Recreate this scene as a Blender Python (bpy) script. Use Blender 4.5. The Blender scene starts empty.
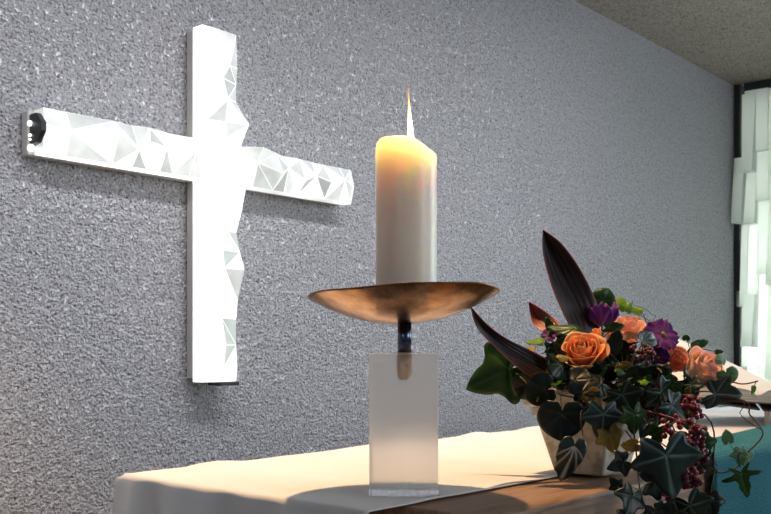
import bpy, bmesh, math, random
from mathutils import Vector, Matrix, noise
random.seed(7)
PI = math.pi
sc = bpy.context.scene
C = bpy.data.collections.new('chapel'); sc.collection.children.link(C)
CZ = 1.143                                    # eye height of the camera
RV = Vector((.6607, -.7507, 0)); FV = Vector((.7507, .6607, 0)); UP = Vector((0, 0, 1))
F = 960.0; HX, HY = 385.5, 350.0
TOP = CZ - .195                               # altar top

def at(x, y, D):                              # point seen at (x,y) at depth D metres
    return RV * ((x - HX) / F * D) + FV * D + Vector((0, 0, CZ + (HY - y) / F * D))
def aty(x, y, Y):                             # same, on the plane Y = const
    r = (x - HX) / F
    D = Y / (FV.y + RV.y * r)
    return at(x, y, D)

# ------------------------------------------------------------------ materials
def nodes(name):
    m = bpy.data.materials.new(name); m.use_nodes = True
    nt = m.node_tree; b = nt.nodes['Principled BSDF']
    return m, nt, b
def setp(b, **k):
    for n, v in k.items():
        b.inputs[n.replace('_', ' ')].default_value = v
def mat(name, col, rough=.5, metal=0, **k):
    m, nt, b = nodes(name)
    b.inputs['Base Color'].default_value = (*col, 1); b.inputs['Roughness'].default_value = rough
    b.inputs['Metallic'].default_value = metal
    for n, v in k.items(): b.inputs[n.replace('_', ' ')].default_value = v
    return m
def N(nt, t, **k):
    n = nt.nodes.new(t)
    for a, v in k.items():
        if hasattr(n, a): setattr(n, a, v)
        else: n.inputs[a.replace('_', ' ')].default_value = v
    return n
def ramp(nt, fac, stops):
    r = nt.nodes.new('ShaderNodeValToRGB'); e = r.color_ramp.elements
    while len(e) > 1: e.remove(e[-1])
    e[0].position = stops[0][0]; e[0].color = (*stops[0][1], 1)
    for p, c in stops[1:]:
        x = e.new(p); x.color = (*c, 1)
    nt.links.new(fac, r.inputs[0]); return r
def bump(nt, b, h, strength, dist):
    n = N(nt, 'ShaderNodeBump'); n.inputs['Strength'].default_value = strength; n.inputs['Distance'].default_value = dist
    nt.links.new(h, n.inputs['Height']); nt.links.new(n.outputs[0], b.inputs['Normal']); return n

def plaster(name, c1, c2, scale, strength, dist):
    m, nt, b = nodes(name); setp(b, Roughness=.95, Specular_IOR_Level=.15)
    tc = N(nt, 'ShaderNodeTexCoord')
    n1 = N(nt, 'ShaderNodeTexNoise', Scale=scale, Detail=3.0, Roughness=.55, Distortion=.1)
    n2 = N(nt, 'ShaderNodeTexNoise', Scale=scale * .38, Detail=2.0, Roughness=.5, Distortion=.3)
    n3 = N(nt, 'ShaderNodeTexNoise', Scale=1.6, Detail=3.0)
    for n in (n1, n2, n3): nt.links.new(tc.outputs['Object'], n.inputs['Vector'])
    mx = N(nt, 'ShaderNodeMath', operation='MULTIPLY_ADD'); mx.inputs[1].default_value = .7
    nt.links.new(n2.outputs[0], mx.inputs[0]); nt.links.new(n1.outputs[0], mx.inputs[2])
    shp = N(nt, 'ShaderNodeMapRange'); shp.inputs[1].default_value = .62; shp.inputs[2].default_value = 1.0
    nt.links.new(mx.outputs[0], shp.inputs[0])
    bump(nt, b, shp.outputs[0], strength, dist)
    add = N(nt, 'ShaderNodeMath', operation='MULTIPLY_ADD'); add.inputs[1].default_value = .35
    nt.links.new(n3.outputs[0], add.inputs[0]); nt.links.new(shp.outputs[0], add.inputs[2])
    r = ramp(nt, add.outputs[0], [(.10, c1), (.36, c2), (.9, tuple(min(1, v * 1.12) for v in c2))])
    n4 = N(nt, 'ShaderNodeTexNoise', Scale=scale * .95, Detail=1.5, Roughness=.5, Distortion=.4); nt.links.new(tc.outputs['Object'], n4.inputs['Vector'])  # relief put into the colour: shaded pits dark, raised specks bright
    r4 = ramp(nt, n4.outputs[0], [(.34, (.34, .33, .34)), (.44, (.95, .95, .95)), (.62, (1, 1, 1)), (.72, (1.25, 1.25, 1.25))])
    mm = N(nt, 'ShaderNodeMix', data_type='RGBA', blend_type='MULTIPLY'); mm.inputs['Factor'].default_value = .85
    nt.links.new(r.outputs[0], mm.inputs[6]); nt.links.new(r4.outputs[0], mm.inputs[7])
    nt.links.new(mm.outputs[2], b.inputs['Base Color'])
    return m
M = {}
M['wall'] = plaster('wall_plaster', (.17, .168, .178), (.58, .575, .60), 150, 1.0, .018)
M['ceiling'] = plaster('ceiling_plaster', (.18, .155, .135), (.42, .37, .325), 130, 1.0, .008)
M['floor'] = mat('floor_stone', (.22, .19, .16), .6)

def wood(name, c1, c2, rough=.55):
    m, nt, b = nodes(name); setp(b, Roughness=rough)
    tc = N(nt, 'ShaderNodeTexCoord'); mp = N(nt, 'ShaderNodeMapping'); mp.inputs['Scale'].default_value = (1.2, 16, 16)
    n = N(nt, 'ShaderNodeTexNoise', Scale=4.0, Detail=8.0, Roughness=.65, Distortion=.8)
    nt.links.new(tc.outputs['Object'], mp.inputs[0]); nt.links.new(mp.outputs[0], n.inputs['Vector'])
    r = ramp(nt, n.outputs[0], [(.3, c1), (.52, c2), (.75, tuple(v * .75 for v in c2))])
    nt.links.new(r.outputs[0], b.inputs['Base Color']); bump(nt, b, n.outputs[0], .25, .002)
    return m
M['wood'] = wood('altar_wood', (.10, .055, .03), (.30, .18, .10))
M['darkwood'] = wood('dark_wood', (.03, .022, .018), (.07, .05, .04))

def fabric(name, col, weave=900, strength=.2, rough=.9, dist=.0006, sheen=.2):
    m, nt, b = nodes(name); setp(b, Roughness=rough, Sheen_Weight=sheen, Specular_IOR_Level=.2)
    tc = N(nt, 'ShaderNodeTexCoord')
    w1 = N(nt, 'ShaderNodeTexWave', Scale=weave / 6.283, Distortion=.4); w1.bands_direction = 'X'
    w2 = N(nt, 'ShaderNodeTexWave', Scale=weave / 6.283, Distortion=.4); w2.bands_direction = 'Z'
    for w in (w1, w2): nt.links.new(tc.outputs['Object'], w.inputs['Vector'])
    a = N(nt, 'ShaderNodeMath', operation='MULTIPLY')
    nt.links.new(w1.outputs[1], a.inputs[0]); nt.links.new(w2.outputs[1], a.inputs[1])
    r = ramp(nt, a.outputs[0], [(0, tuple(v * .62 for v in col)), (.6, col)])
    if strength > .3: nt.links.new(r.outputs[0], b.inputs['Base Color'])
    else: b.inputs['Base Color'].default_value = (*col, 1)
    bump(nt, b, a.outputs[0], strength, dist)
    return m
M['cloth'] = fabric('white_linen', (.80, .78, .74), 1500, .12)
M['teal'] = fabric('teal_weave', (.006, .20, .25), 620, .9, .9, .002, .1)

# wax
m, nt, b = nodes('candle_wax')
setp(b, Roughness=.38, Subsurface_Weight=1.0, Subsurface_Scale=.045, IOR=1.42, Coat_Weight=.15, Coat_Roughness=.2)
b.inputs['Base Color'].default_value = (.93, .86, .74, 1); b.inputs['Subsurface Radius'].default_value = (1.2, .75, .35)
M['wax'] = m
M['wick'] = mat('wick', (.02, .015, .01), .9)
# flame
m, nt, b = nodes('flame'); setp(b, Roughness=1.0); b.inputs['Base Color'].default_value = (0, 0, 0, 1); b.inputs['Specular IOR Level'].default_value = 0
tc = N(nt, 'ShaderNodeTexCoord'); sp = N(nt, 'ShaderNodeSeparateXYZ'); nt.links.new(tc.outputs['Generated'], sp.inputs[0])
r = ramp(nt, sp.outputs[2], [(0, (1, .55, .18)), (.12, (1, .86, .6)), (.5, (1, .8, .5)), (.75, (1, .42, .12)), (1, (.6, .2, .12))])
nt.links.new(r.outputs[0], b.inputs['Emission Color'])
r2 = ramp(nt, sp.outputs[2], [(0, (.5,) * 3), (.3, (.6,) * 3), (.6, (.25,) * 3), (1, (.07,) * 3)])
mul = N(nt, 'ShaderNodeMath', operation='MULTIPLY'); mul.inputs[1].default_value = 9
nt.links.new(r2.outputs[0], mul.inputs[0]); nt.links.new(mul.outputs[0], b.inputs['Emission Strength'])
tr = N(nt, 'ShaderNodeBsdfTransparent'); mixs = N(nt, 'ShaderNodeMixShader')
r3 = ramp(nt, sp.outputs[2], [(0, (1,) * 3), (.6, (.9,) * 3), (1, (.25,) * 3)])
out = [n for n in nt.nodes if n.type == 'OUTPUT_MATERIAL'][0]
nt.links.new(r3.outputs[0], mixs.inputs[0]); nt.links.new(tr.outputs[0], mixs.inputs[1]); nt.links.new(b.outputs[0], mixs.inputs[2]); nt.links.new(mixs.outputs[0], out.inputs[0])
M['flame'] = m
# bronze
m, nt, b = nodes('hammered_copper'); setp(b, Metallic=1.0, Roughness=.27)
tc = N(nt, 'ShaderNodeTexCoord'); n = N(nt, 'ShaderNodeTexNoise', Scale=22.0, Detail=6.0, Roughness=.65); nt.links.new(tc.outputs['Object'], n.inputs['Vector'])
r = ramp(nt, n.outputs[0], [(.3, (.09, .045, .025)), (.5, (.30, .16, .08)), (.72, (.58, .36, .19))]); nt.links.new(r.outputs[0], b.inputs['Base Color'])
n2 = N(nt, 'ShaderNodeTexNoise', Scale=35.0, Detail=2.0); nt.links.new(tc.outputs['Object'], n2.inputs['Vector']); bump(nt, b, n2.outputs[0], .35, .002)
M['copper'] = m
M['steel'] = mat('blued_steel', (.10, .12, .17), .22, 1)
m, nt, b = nodes('brown_ferrule'); setp(b, Roughness=.6)
tc = N(nt, 'ShaderNodeTexCoord'); n = N(nt, 'ShaderNodeTexNoise', Scale=160.0, Detail=4.0); nt.links.new(tc.outputs['Object'], n.inputs['Vector'])
r = ramp(nt, n.outputs[0], [(.35, (.16, .05, .015)), (.5, (.60, .25, .07)), (.7, (.85, .55, .25))]); nt.links.new(r.outputs[0], b.inputs['Base Color'])
M['ferrule'] = m
# frosted acrylic: surface scatters, body is see-through
m, nt, b = nodes('frosted_acrylic')
out = [n for n in nt.nodes if n.type == 'OUTPUT_MATERIAL'][0]
b.inputs['Base Color'].default_value = (.97, .97, .96, 1); setp(b, Roughness=.42, Transmission_Weight=1.0, IOR=1.15)
tc = N(nt, 'ShaderNodeTexCoord'); mp = N(nt, 'ShaderNodeMapping'); mp.inputs['Scale'].default_value = (60, 60, 6)
n = N(nt, 'ShaderNodeTexNoise', Scale=1.5, Detail=5.0); nt.links.new(tc.outputs['Object'], mp.inputs[0]); nt.links.new(mp.outputs[0], n.inputs['Vector'])
tl = N(nt, 'ShaderNodeBsdfTranslucent'); tl.inputs[0].default_value = (.92, .91, .88, 1)
df = N(nt, 'ShaderNodeBsdfDiffuse'); df.inputs[0].default_value = (.85, .85, .84, 1)
m1 = N(nt, 'ShaderNodeMixShader'); m1.inputs[0].default_value = .5
m2 = N(nt, 'ShaderNodeMixShader')
nt.links.new(df.outputs[0], m1.inputs[1]); nt.links.new(tl.outputs[0], m1.inputs[2])
r = ramp(nt, n.outputs[0], [(.3, (.22,) * 3), (.7, (.34,) * 3)]); nt.links.new(r.outputs[0], m2.inputs[0])
nt.links.new(b.outputs[0], m2.inputs[1]); nt.links.new(m1.outputs[0], m2.inputs[2]); nt.links.new(m2.outputs[0], out.inputs[0])
M['acrylic'] = m
m2_ = m.copy(); m2_.name = 'polished_acrylic'; M['acrylicfront'] = m2_
for q in m2_.node_tree.nodes:
    if q.type == 'BSDF_PRINCIPLED': q.inputs['Roughness'].default_value = .06
    if q.type == 'VALTORGB':
        q.color_ramp.elements[0].color = (.07, .07, .07, 1); q.color_ramp.elements[1].color = (.15, .15, .15, 1)
M['clear'] = mat('clear_acrylic', (.97, .98, .98), .03, 0, Transmission_Weight=1.0, IOR=1.2)
# lamp of the cross
def glow(name, col, s, base=(.5, .5, .5), rough=.15):
    return mat(name, base, rough, 0, Emission_Color=(*col, 1), Emission_Strength=s)
M['tube'] = glow('lit_tube', (1, 1, .97), 3.2)
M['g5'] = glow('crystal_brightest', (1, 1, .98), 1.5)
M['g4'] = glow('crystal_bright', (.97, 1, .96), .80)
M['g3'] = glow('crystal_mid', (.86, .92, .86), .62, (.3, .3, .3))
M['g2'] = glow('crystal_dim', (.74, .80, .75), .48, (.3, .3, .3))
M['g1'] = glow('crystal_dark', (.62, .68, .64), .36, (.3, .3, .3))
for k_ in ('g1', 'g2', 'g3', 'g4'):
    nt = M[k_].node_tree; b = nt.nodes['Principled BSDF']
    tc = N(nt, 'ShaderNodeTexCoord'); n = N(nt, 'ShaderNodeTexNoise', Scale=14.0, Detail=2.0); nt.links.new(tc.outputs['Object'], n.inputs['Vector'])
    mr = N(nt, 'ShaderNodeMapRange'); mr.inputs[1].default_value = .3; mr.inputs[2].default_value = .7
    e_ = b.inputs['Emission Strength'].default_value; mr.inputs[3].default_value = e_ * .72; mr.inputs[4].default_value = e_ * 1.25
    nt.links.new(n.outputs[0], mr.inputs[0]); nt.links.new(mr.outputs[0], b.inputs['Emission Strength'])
M['backing'] = mat('cross_backing', (.52, .50, .46), .4)
M['cap'] = mat('black_cap', (.012, .013, .015), .35)
M['frame'] = mat('window_frame', (.025, .028, .03), .5)
# window glass slabs
m, nt, b = nodes('relief_glass')
out = [n for n in nt.nodes if n.type == 'OUTPUT_MATERIAL'][0]
tl = N(nt, 'ShaderNodeBsdfTranslucent'); tl.inputs[0].default_value = (.93, .95, .92, 1); setp(b, Roughness=.25)
b.inputs['Base Color'].default_value = (.6, .68, .63, 1)
mx = N(nt, 'ShaderNodeMixShader'); mx.inputs[0].default_value = .75
nt.links.new(b.outputs[0], mx.inputs[1]); nt.links.new(tl.outputs[0], mx.inputs[2]); nt.links.new(mx.outputs[0], out.inputs[0])
M['slab'] = m
# pot
m, nt, b = nodes('cream_ceramic'); setp(b, Roughness=.8)
tc = N(nt, 'ShaderNodeTexCoord'); n = N(nt, 'ShaderNodeTexNoise', Scale=60.0, Detail=6.0); nt.links.new(tc.outputs['Object'], n.inputs['Vector'])
r = ramp(nt, n.outputs[0], [(.35, (.40, .35, .26)), (.5, (.56, .51, .41)), (.7, (.62, .58, .48))]); nt.links.new(r.outputs[0], b.inputs['Base Color'])
bump(nt, b, n.outputs[0], .3, .001)
M['pot'] = m
M['soil'] = mat('moss', (.03, .035, .015), .95)
m, nt, b = nodes('paper_edges'); setp(b, Roughness=.85)
tc = N(nt, 'ShaderNodeTexCoord'); w = N(nt, 'ShaderNodeTexNoise', Scale=4.0, Detail=6.0)
mp = N(nt, 'ShaderNodeMapping'); mp.inputs['Scale'].default_value = (2, 2, 130); nt.links.new(tc.outputs['Object'], mp.inputs[0]); nt.links.new(mp.outputs[0], w.inputs['Vector'])
r = ramp(nt, w.outputs[0], [(.35, (.30, .28, .25)), (.6, (.62, .59, .53))]); nt.links.new(r.outputs[0], b.inputs['Base Color'])
M['pages'] = m
M['paper'] = mat('paper', (.72, .66, .56), .85)
M['lace'] = M['cloth']

def leafmat(name, c, vein, rough=.4, tl=.25, spec=.5):
    m, nt, b = nodes(name); setp(b, Roughness=rough, Specular_IOR_Level=spec)
    out = [n for n in nt.nodes if n.type == 'OUTPUT_MATERIAL'][0]
    a = N(nt, 'ShaderNodeAttribute'); a.attribute_name = 'vein'
    tc = N(nt, 'ShaderNodeTexCoord'); n = N(nt, 'ShaderNodeTexNoise', Scale=45.0, Detail=4.0); nt.links.new(tc.outputs['Object'], n.inputs['Vector'])
    r0 = ramp(nt, n.outputs[0], [(.35, tuple(v * .75 for v in c)), (.65, tuple(v * 1.2 for v in c))])
    mx = N(nt, 'ShaderNodeMix', data_type='RGBA'); nt.links.new(a.outputs['Fac'], mx.inputs['Factor'])
    nt.links.new(r0.outputs[0], mx.inputs[6]); mx.inputs[7].default_value = (*vein, 1)
    nt.links.new(mx.outputs[2], b.inputs['Base Color'])
    t = N(nt, 'ShaderNodeBsdfTranslucent'); nt.links.new(mx.outputs[2], t.inputs[0])
    s = N(nt, 'ShaderNodeMixShader'); s.inputs[0].default_value = tl
    nt.links.new(b.outputs[0], s.inputs[1]); nt.links.new(t.outputs[0], s.inputs[2]); nt.links.new(s.outputs[0], out.inputs[0])
    return m
M['ivy'] = leafmat('ivy_green', (.010, .026, .015), (.15, .24, .19))
M['ivyblue'] = leafmat('ivy_blue_green', (.020, .052, .046), (.26, .38, .34), .35)
M['green'] = leafmat('mid_green', (.022, .085, .010), (.05, .14, .02), .4, .35)
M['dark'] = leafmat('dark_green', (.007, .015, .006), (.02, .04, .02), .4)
M['lime'] = leafmat('lime_green', (.22, .42, .03), (.3, .5, .08), .5, .5)
M['pale'] = leafmat('pale_green', (.20, .36, .20), (.42, .55, .42), .5, .4)
M['gold'] = leafmat('gold_lit_leaf', (.36, .25, .05), (.5, .38, .12), .5, .3)  # warm light caught on leaves, put into their colour; flower centres share it
M['variegated'] = leafmat('silver_striped', (.03, .05, .045), (.62, .68, .66), .25)
M['cordyline'] = leafmat('maroon_strap', (.013, .008, .007), (.30, .02, .04), .5, .10)
M['cordpink'] = leafmat('pink_strap', (.30, .10, .07), (.65, .09, .12), .4, .3)
M['stem'] = mat('green_stem', (.10, .14, .05), .6)
M['brownstem'] = mat('brown_twig', (.07, .035, .02), .7)
M['redstem'] = mat('reddish_stem', (.22, .07, .08), .6)
M['orange'] = leafmat('orange_petal', (.93, .41, .14), (.97, .62, .32), .6, .35, .2)
M['coral'] = leafmat('coral_petal', (.86, .36, .22), (.9, .5, .32), .6, .35, .2)
M['peach'] = leafmat('peach_petal', (.92, .62, .42), (.90, .50, .45), .6, .35, .2)
M['cream'] = leafmat('cream_peach_petal', (.95, .74, .52), (.92, .48, .46), .6, .35, .2)
M['purple'] = leafmat('purple_petal', (.26, .06, .34), (.58, .30, .55), .5, .35, .2)
M['violet'] = leafmat('violet_petal', (.13, .02, .19), (.30, .12, .26), .5, .35, .2)
M['berry'] = mat('maroon_berry', (.075, .006, .018), .45, Subsurface_Weight=.1)
M['berryred'] = mat('red_berry', (.16, .008, .025), .45)

# ------------------------------------------------------------------ mesh helpers
def obj(name, bm, m, parent=None, smooth=False):
    me = bpy.data.meshes.new(name)
    bmesh.ops.recalc_face_normals(bm, faces=bm.faces) if not bm.verts.layers.float.get('vein') else None
    bm.to_mesh(me); bm.free()
    for mm in (m if isinstance(m, (list, tuple)) else [m]): me.materials.append(mm)
    if smooth:
        for p in me.polygons: p.use_smooth = True
    o = bpy.data.objects.new(name, me); C.objects.link(o)
    if parent: o.parent = parent; o.matrix_parent_inverse = parent.matrix_basis.inverted()
    return o
def tag(o, label, cat, group=None):
    o['label'] = label; o['category'] = cat
    if group: o['group'] = group
    return o
def thing(name, loc, label, cat, group=None):
    o = bpy.data.objects.new(name, None); o.empty_display_size = .05; C.objects.link(o); o.location = loc
    return tag(o, label, cat, group)
def struct(name, bm, m):
    o = obj(name, bm, m); o['kind'] = 'structure'; return o
def box(bm, x0, x1, y0, y1, z0, z1, bev=0, seg=2):
    r = bmesh.ops.create_cube(bm, size=1)
    for v in r['verts']:
        v.co = Vector((x0 + (x1 - x0) * (v.co.x + .5), y0 + (y1 - y0) * (v.co.y + .5), z0 + (z1 - z0) * (v.co.z + .5)))
    if bev:
        es = list({e for v in r['verts'] for e in v.link_edges})
        bmesh.ops.bevel(bm, geom=es, offset=bev, segments=seg, affect='EDGES', profile=.5)
    return bm
def lathe(bm, prof, cen=Vector((0, 0, 0)), n=64, close=False):
    rings = []
    for r, z in prof:
        if r < 1e-6: rings.append([bm.verts.new(cen + Vector((0, 0, z)))])
        else: rings.append([bm.verts.new(cen + Vector((r * math.cos(2 * PI * i / n), r * math.sin(2 * PI * i / n), z))) for i in range(n)])
    for a, b in zip(rings, rings[1:]):
        for i in range(n):
            j = (i + 1) % n
            if len(a) == 1 and len(b) == 1: continue
            if len(a) == 1: bm.faces.new((a[0], b[i], b[j]))
            elif len(b) == 1: bm.faces.new((a[i], a[j], b[0]))
            else: bm.faces.new((a[i], a[j], b[j], b[i]))
    return bm
def tube(bm, pts, r0, r1=None, n=8):
    r1 = r0 if r1 is None else r1
    # smooth the path
    P = []
    for i in range(len(pts) - 1):
        p0 = pts[max(0, i - 1)]; p1 = pts[i]; p2 = pts[i + 1]; p3 = pts[min(len(pts) - 1, i + 2)]
        for k in range(6):
            t = k / 6
            P.append(.5 * ((2 * p1) + (-p0 + p2) * t + (2 * p0 - 5 * p1 + 4 * p2 - p3) * t * t + (-p0 + 3 * p1 - 3 * p2 + p3) * t ** 3))
    P.append(pts[-1])
    ref = Vector((.3, .5, .8)); rings = []
    for i, p in enumerate(P):
        d = (P[min(i + 1, len(P) - 1)] - P[max(i - 1, 0)]).normalized()
        a = d.cross(ref).normalized(); b = d.cross(a)
        r = r0 + (r1 - r0) * i / (len(P) - 1)
        rings.append([bm.verts.new(p + a * r * math.cos(2 * PI * k / n) + b * r * math.sin(2 * PI * k / n)) for k in range(n)])
    for a, b in zip(rings, rings[1:]):
        for i in range(n): bm.faces.new((a[i], a[(i + 1) % n], b[(i + 1) % n], b[i]))
    bm.faces.new(rings[0]); bm.faces.new(rings[-1][::-1])
    return P

# ------------------------------------------------------------------ the room
CX = 5.11; CEIL = CZ + 1.42
struct('floor', box(bmesh.new(), -3, 6.5, -4, 2.1, -.06, 0), M['floor'])
struct('wall_back', box(bmesh.new(), -3, CX, 2.0, 2.12, 0, CEIL + .02), M['wall'])
struct('ceiling', box(bmesh.new(), -3, 6.5, -4, 2.12, CEIL, CEIL + .12), M['ceiling'])
bm = bmesh.new(); box(bm, CX, CX + .14, -4, -2.6, 0, CEIL); struct('wall_right', bm, M['wall'])
# right glazed wall
wroot = bpy.data.objects.new('window_1', None); C.objects.link(wroot); wroot.location = (CX, 0, 0); wroot['kind'] = 'structure'
bm = bmesh.new()
box(bm, CX - .01, CX + .08, 1.968, 2.0, 0, CEIL); box(bm, CX - .01, CX + .08, -2.6, 1.945, CEIL - .05, CEIL)
box(bm, CX - .01, CX + .08, -2.6, 1.945, 0, .3)
obj('window_frame', bm, M['frame'], wroot)
bm = bmesh.new(); rnd = random.Random(4)
y = 1.985
while y > -2.55:
    w = rnd.uniform(.045, .085); z = CEIL - .06 - rnd.uniform(0, .15)
    zt = CEIL - .05
    while zt > .32:
        h = rnd.uniform(.25, .5); zb = max(.3, zt - h)
        d = rnd.uniform(.0, .085); tilt = rnd.uniform(.0, .06)
        r = bmesh.ops.create_cube(bm, size=1)
        for v in r['verts']:
            top = v.co.z > 0; inner = v.co.x < 0
            x = (CX + .035 - d + (0 if top else -tilt)) if inner else CX + .06
            v.co = Vector((x, y - w * (0 if v.co.y > 0 else .985), zt if top else zb + .002))
        zt = zb
    y -= w
obj('glass_relief', bm, M['slab'], wroot)

# ------------------------------------------------------------------ altar
AL, AR, AF, AB = .912, 3.9, .65, 1.285
alt = thing('altar', (2.4, .97, 0), 'brown wooden altar table under the white cloth, its bare front edge showing', 'table')
obj('table_top', box(bmesh.new(), AL, AR, AF, AB, TOP - .075, TOP, .006, 3), M['wood'], alt)
obj('base', box(bmesh.new(), AL + .25, AR - .25, AF + .12, AB - .1, 0, TOP - .075, .004), M['wood'], alt)

# white cloth: follows the top, rounds over left end and back, hangs down
def fall(s, r, lift):      # arc-length profile: flat (s<0), rounded, then down.  returns (out, down)
    if s <= 0: return s, 0
    q = r * PI / 2
    if s < q: a = s / r; return r * math.sin(a), r * (1 - math.cos(a))
    return r, r + (s - q)
def clothmesh(x0, x1, yf, yb, dropL, dropB, z, amp, seed):
    bm = bmesh.new(); r = .006; grid = []
    us = [-dropL + .01 * i for i in range(int(dropL / .01) - 1)] + [-.010, -.0075, -.005, -.0025] + [.012 * i for i in range(int((x1 - x0) / .012))]
    vs = [.01 * i for i in range(int((yb - yf) / .01) + 1)] + [(yb - yf) + .01 * (i + 1) for i in range(int(dropB / .01))]
    for u in us:
        row = []
        for v in vs:
            ox, dz1 = fall(-u, r, 0); oy, dz2 = fall(v - (yb - yf), r, 0)
            X = x0 - ox if u < 0 else x0 + u
            Y = yf + v if v <= yb - yf else yb + oy
            if u < 0 and v > yb - yf: d = max(dz1, dz2)
            else: d = dz1 + dz2
            p = Vector((X, Y, z - d))
            nn = noise.noise(Vector((X * 5 + seed, Y * 5, 0))) ; n2 = noise.noise(Vector((X * 17, Y * 17 + seed, 3)))
            top = math.exp(-d * 60)
            p.z += top * amp * (max(0, nn) * 1.3 + .25 * max(0, n2))
            if dz1 > .004:      # folds on the hanging end
                k = min(1, dz1 / .06)
                p.x -= k * (.006 + .007 * math.sin(Y * 34 + 2 * nn + seed) + .006 * math.sin(Y * 71 + 1))
            if dz2 > .004:
                k = min(1, dz2 / .06)
                p.y += k * (.006 + .009 * math.sin(X * 26 + 2 * nn))
            # undulating rear edge on the top
            if u >= 0 and v > yb - yf - .08:
                p.z += .005 * top * max(0, math.sin(X * 19 + 1.5 * math.sin(X * 7)))
            row.append(bm.verts.new(p))
        grid.append(row)
    for i in range(len(grid) - 1):
        for j in range(len(vs) - 1):
            bm.faces.new((grid[i][j], grid[i + 1][j], grid[i + 1][j + 1], grid[i][j + 1]))
    return bm
cl = obj('altar_cloth', clothmesh(AL - .066, AR - .1, .768, AB + .002, .42, .3, TOP + .0025, .003, 2.0), M['cloth'], smooth=True)
so = cl.modifiers.new('thick', 'SOLIDIFY'); so.thickness = .0012; so.offset = 1
tag(cl, 'long white linen cloth covering the altar top and hanging over its left end', 'tablecloth')

# teal runner over the front edge, right
bm = bmesh.new(); grid = []
TX0, TX1 = 1.535, 3.1
vs = [.01 * i for i in range(80)]
for i in range(int((TX1 - TX0) / .012)):
    X = TX0 + .012 * i; row = []
    for v in vs:
        yb = .785 + .09 * (X - 1.9)
        Y0 = AF + .006; L = yb - Y0
        if v < L: Y, Z = yb - v, TOP + .0065 + .019 * math.sin(min(1, v / .03) * PI / 2)
        else:
            o, d = fall(v - L, .018, 0); Y, Z = Y0 - o, TOP + .0255 - d
        k = max(0, min(1, (v - L) / .2))
        row.append(bm.verts.new(Vector((X, Y - .004 - k * .008 * (1 + math.sin(X * 15)), Z))))
    grid.append(row)
for i in range(len(grid) - 1):
    for j in range(len(vs) - 1): bm.faces.new((grid[i][j], grid[i + 1][j], grid[i + 1][j + 1], grid[i][j + 1]))
te = obj('altar_runner', bm, M['teal'], smooth=True)
so = te.modifiers.new('thick', 'SOLIDIFY'); so.thickness = .003; so.offset = 0
tag(te, 'teal woven cloth hanging over the front edge of the altar, far right', 'cloth')

# ------------------------------------------------------------------ candle holder
c0 = at(404.5, 350, 1.282); bx, by = c0.x, c0.y
BT = TOP + .0045
hold = thing('candle_holder', (bx, by, BT), 'copper dish on a dark rod set into a frosted clear block, on the white cloth', 'candle holder')
ang = math.atan2(RV.y, RV.x) + math.radians(-3)
def local_box(bm, w, d, z0, z1, bev):
    box(bm, -w, w, -d, d, z0, z1, bev, 3)
    bmesh.ops.transform(bm, matrix=Matrix.Translation((bx, by, 0)) @ Matrix.Rotation(ang, 4, 'Z'), verts=bm.verts)
    return bm
bw = .0450; bd = .035
obj('block_foot', local_box(bmesh.new(), bw, bd, BT, BT + .0095, .001), M['clear'], hold)
obj('block', local_box(bmesh.new(), bw, bd, BT + .0097, BT + .186, .0015), [M['acrylic'], M['acrylicfront']], hold)
for p in hold.children[-1].data.polygons: p.material_index = 1 if p.normal.dot(FV) < .5 else 0
ztop = CZ + .036
bm = bmesh.new(); lathe(bm, [(0, BT + .187), (.0094, BT + .187), (.0094, ztop), (0, ztop)], Vector((bx, by, 0)), 24)
obj('rod', bm, M['steel'], hold, True)
for p in hold.children[-1].data.polygons: p.use_smooth = abs(p.normal.z) < .5
# brown ferrule at the front face where the rod enters
bm = bmesh.new(); lathe(bm, [(0, BT + .150), (.0045, BT + .1505), (.0075, BT + .153), (.0102, BT + .1595), (.0102, BT + .1868), (0, BT + .1868)], Vector((bx, by, 0)), 24)
FER = bm
# dish
bm = bmesh.new()
prof = [(0, .0), (.02, .0005), (.05, .0048), (.08, .014), (.105, .0245), (.12, .0325), (.1265, .0365), (.1285, .0378), (.1285, .0392), (.1262, .0388), (.118, .0352), (.103, .0275), (.078, .017), (.05, .008), (.02, .0035), (0, .003)]
lathe(bm, prof, n=96)
for v in bm.verts:
    a = math.atan2(v.co.y, v.co.x); rr = v.co.xy.length
    v.co.z += (rr / .128) ** 2 * (.0012 * math.sin(3 * a + .5) + .0006 * math.sin(7 * a))
T = Matrix.Translation((bx, by, CZ + .0355)) @ Matrix.Rotation(math.radians(-2.2), 4, FV) @ Matrix.Rotation(math.radians(-3.0), 4, RV)
bmesh.ops.transform(bm, matrix=T, verts=bm.verts)
dish = obj('dish', bm, M['copper'], hold, True)
obj('ferrule', FER, M['ferrule'], hold, True)

# ------------------------------------------------------------------ candle
zb = CZ + .0415; R = .0409
cen = Vector((bx, by, 0)) + RV * .0022
can = thing('pillar_candle', (bx, by, zb), 'thick cream pillar candle burning on the copper dish', 'candle')
bm = bmesh.new(); n = 96; rings = []
def rim(a):      # height of the molten rim round the candle
    d = Vector((math.cos(a), math.sin(a), 0)); s = d.dot(RV); f = d.dot(FV)
    return CZ + .2755 - .0070 * s - .0065 * s * s + .002 * math.sin(2 * a + 1) + .001 * math.sin(5 * a) + .0015 * (1 if f > 0 else 0) * f
H = .19
prof = [(0, 0, 0), (.96, 0, 0), (1, .003, 0)] + [(1, .003 + t * .01 * 2.2, 0) for t in range(1, 8)]
rings.append([bm.verts.new(cen + Vector((0, 0, zb)))])
for rr, z, _ in prof[1:]:
    rings.append([bm.verts.new(cen + Vector((R * rr * math.cos(2 * PI * i / n), R * rr * math.sin(2 * PI * i / n), zb + z))) for i in range(n)])
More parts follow.
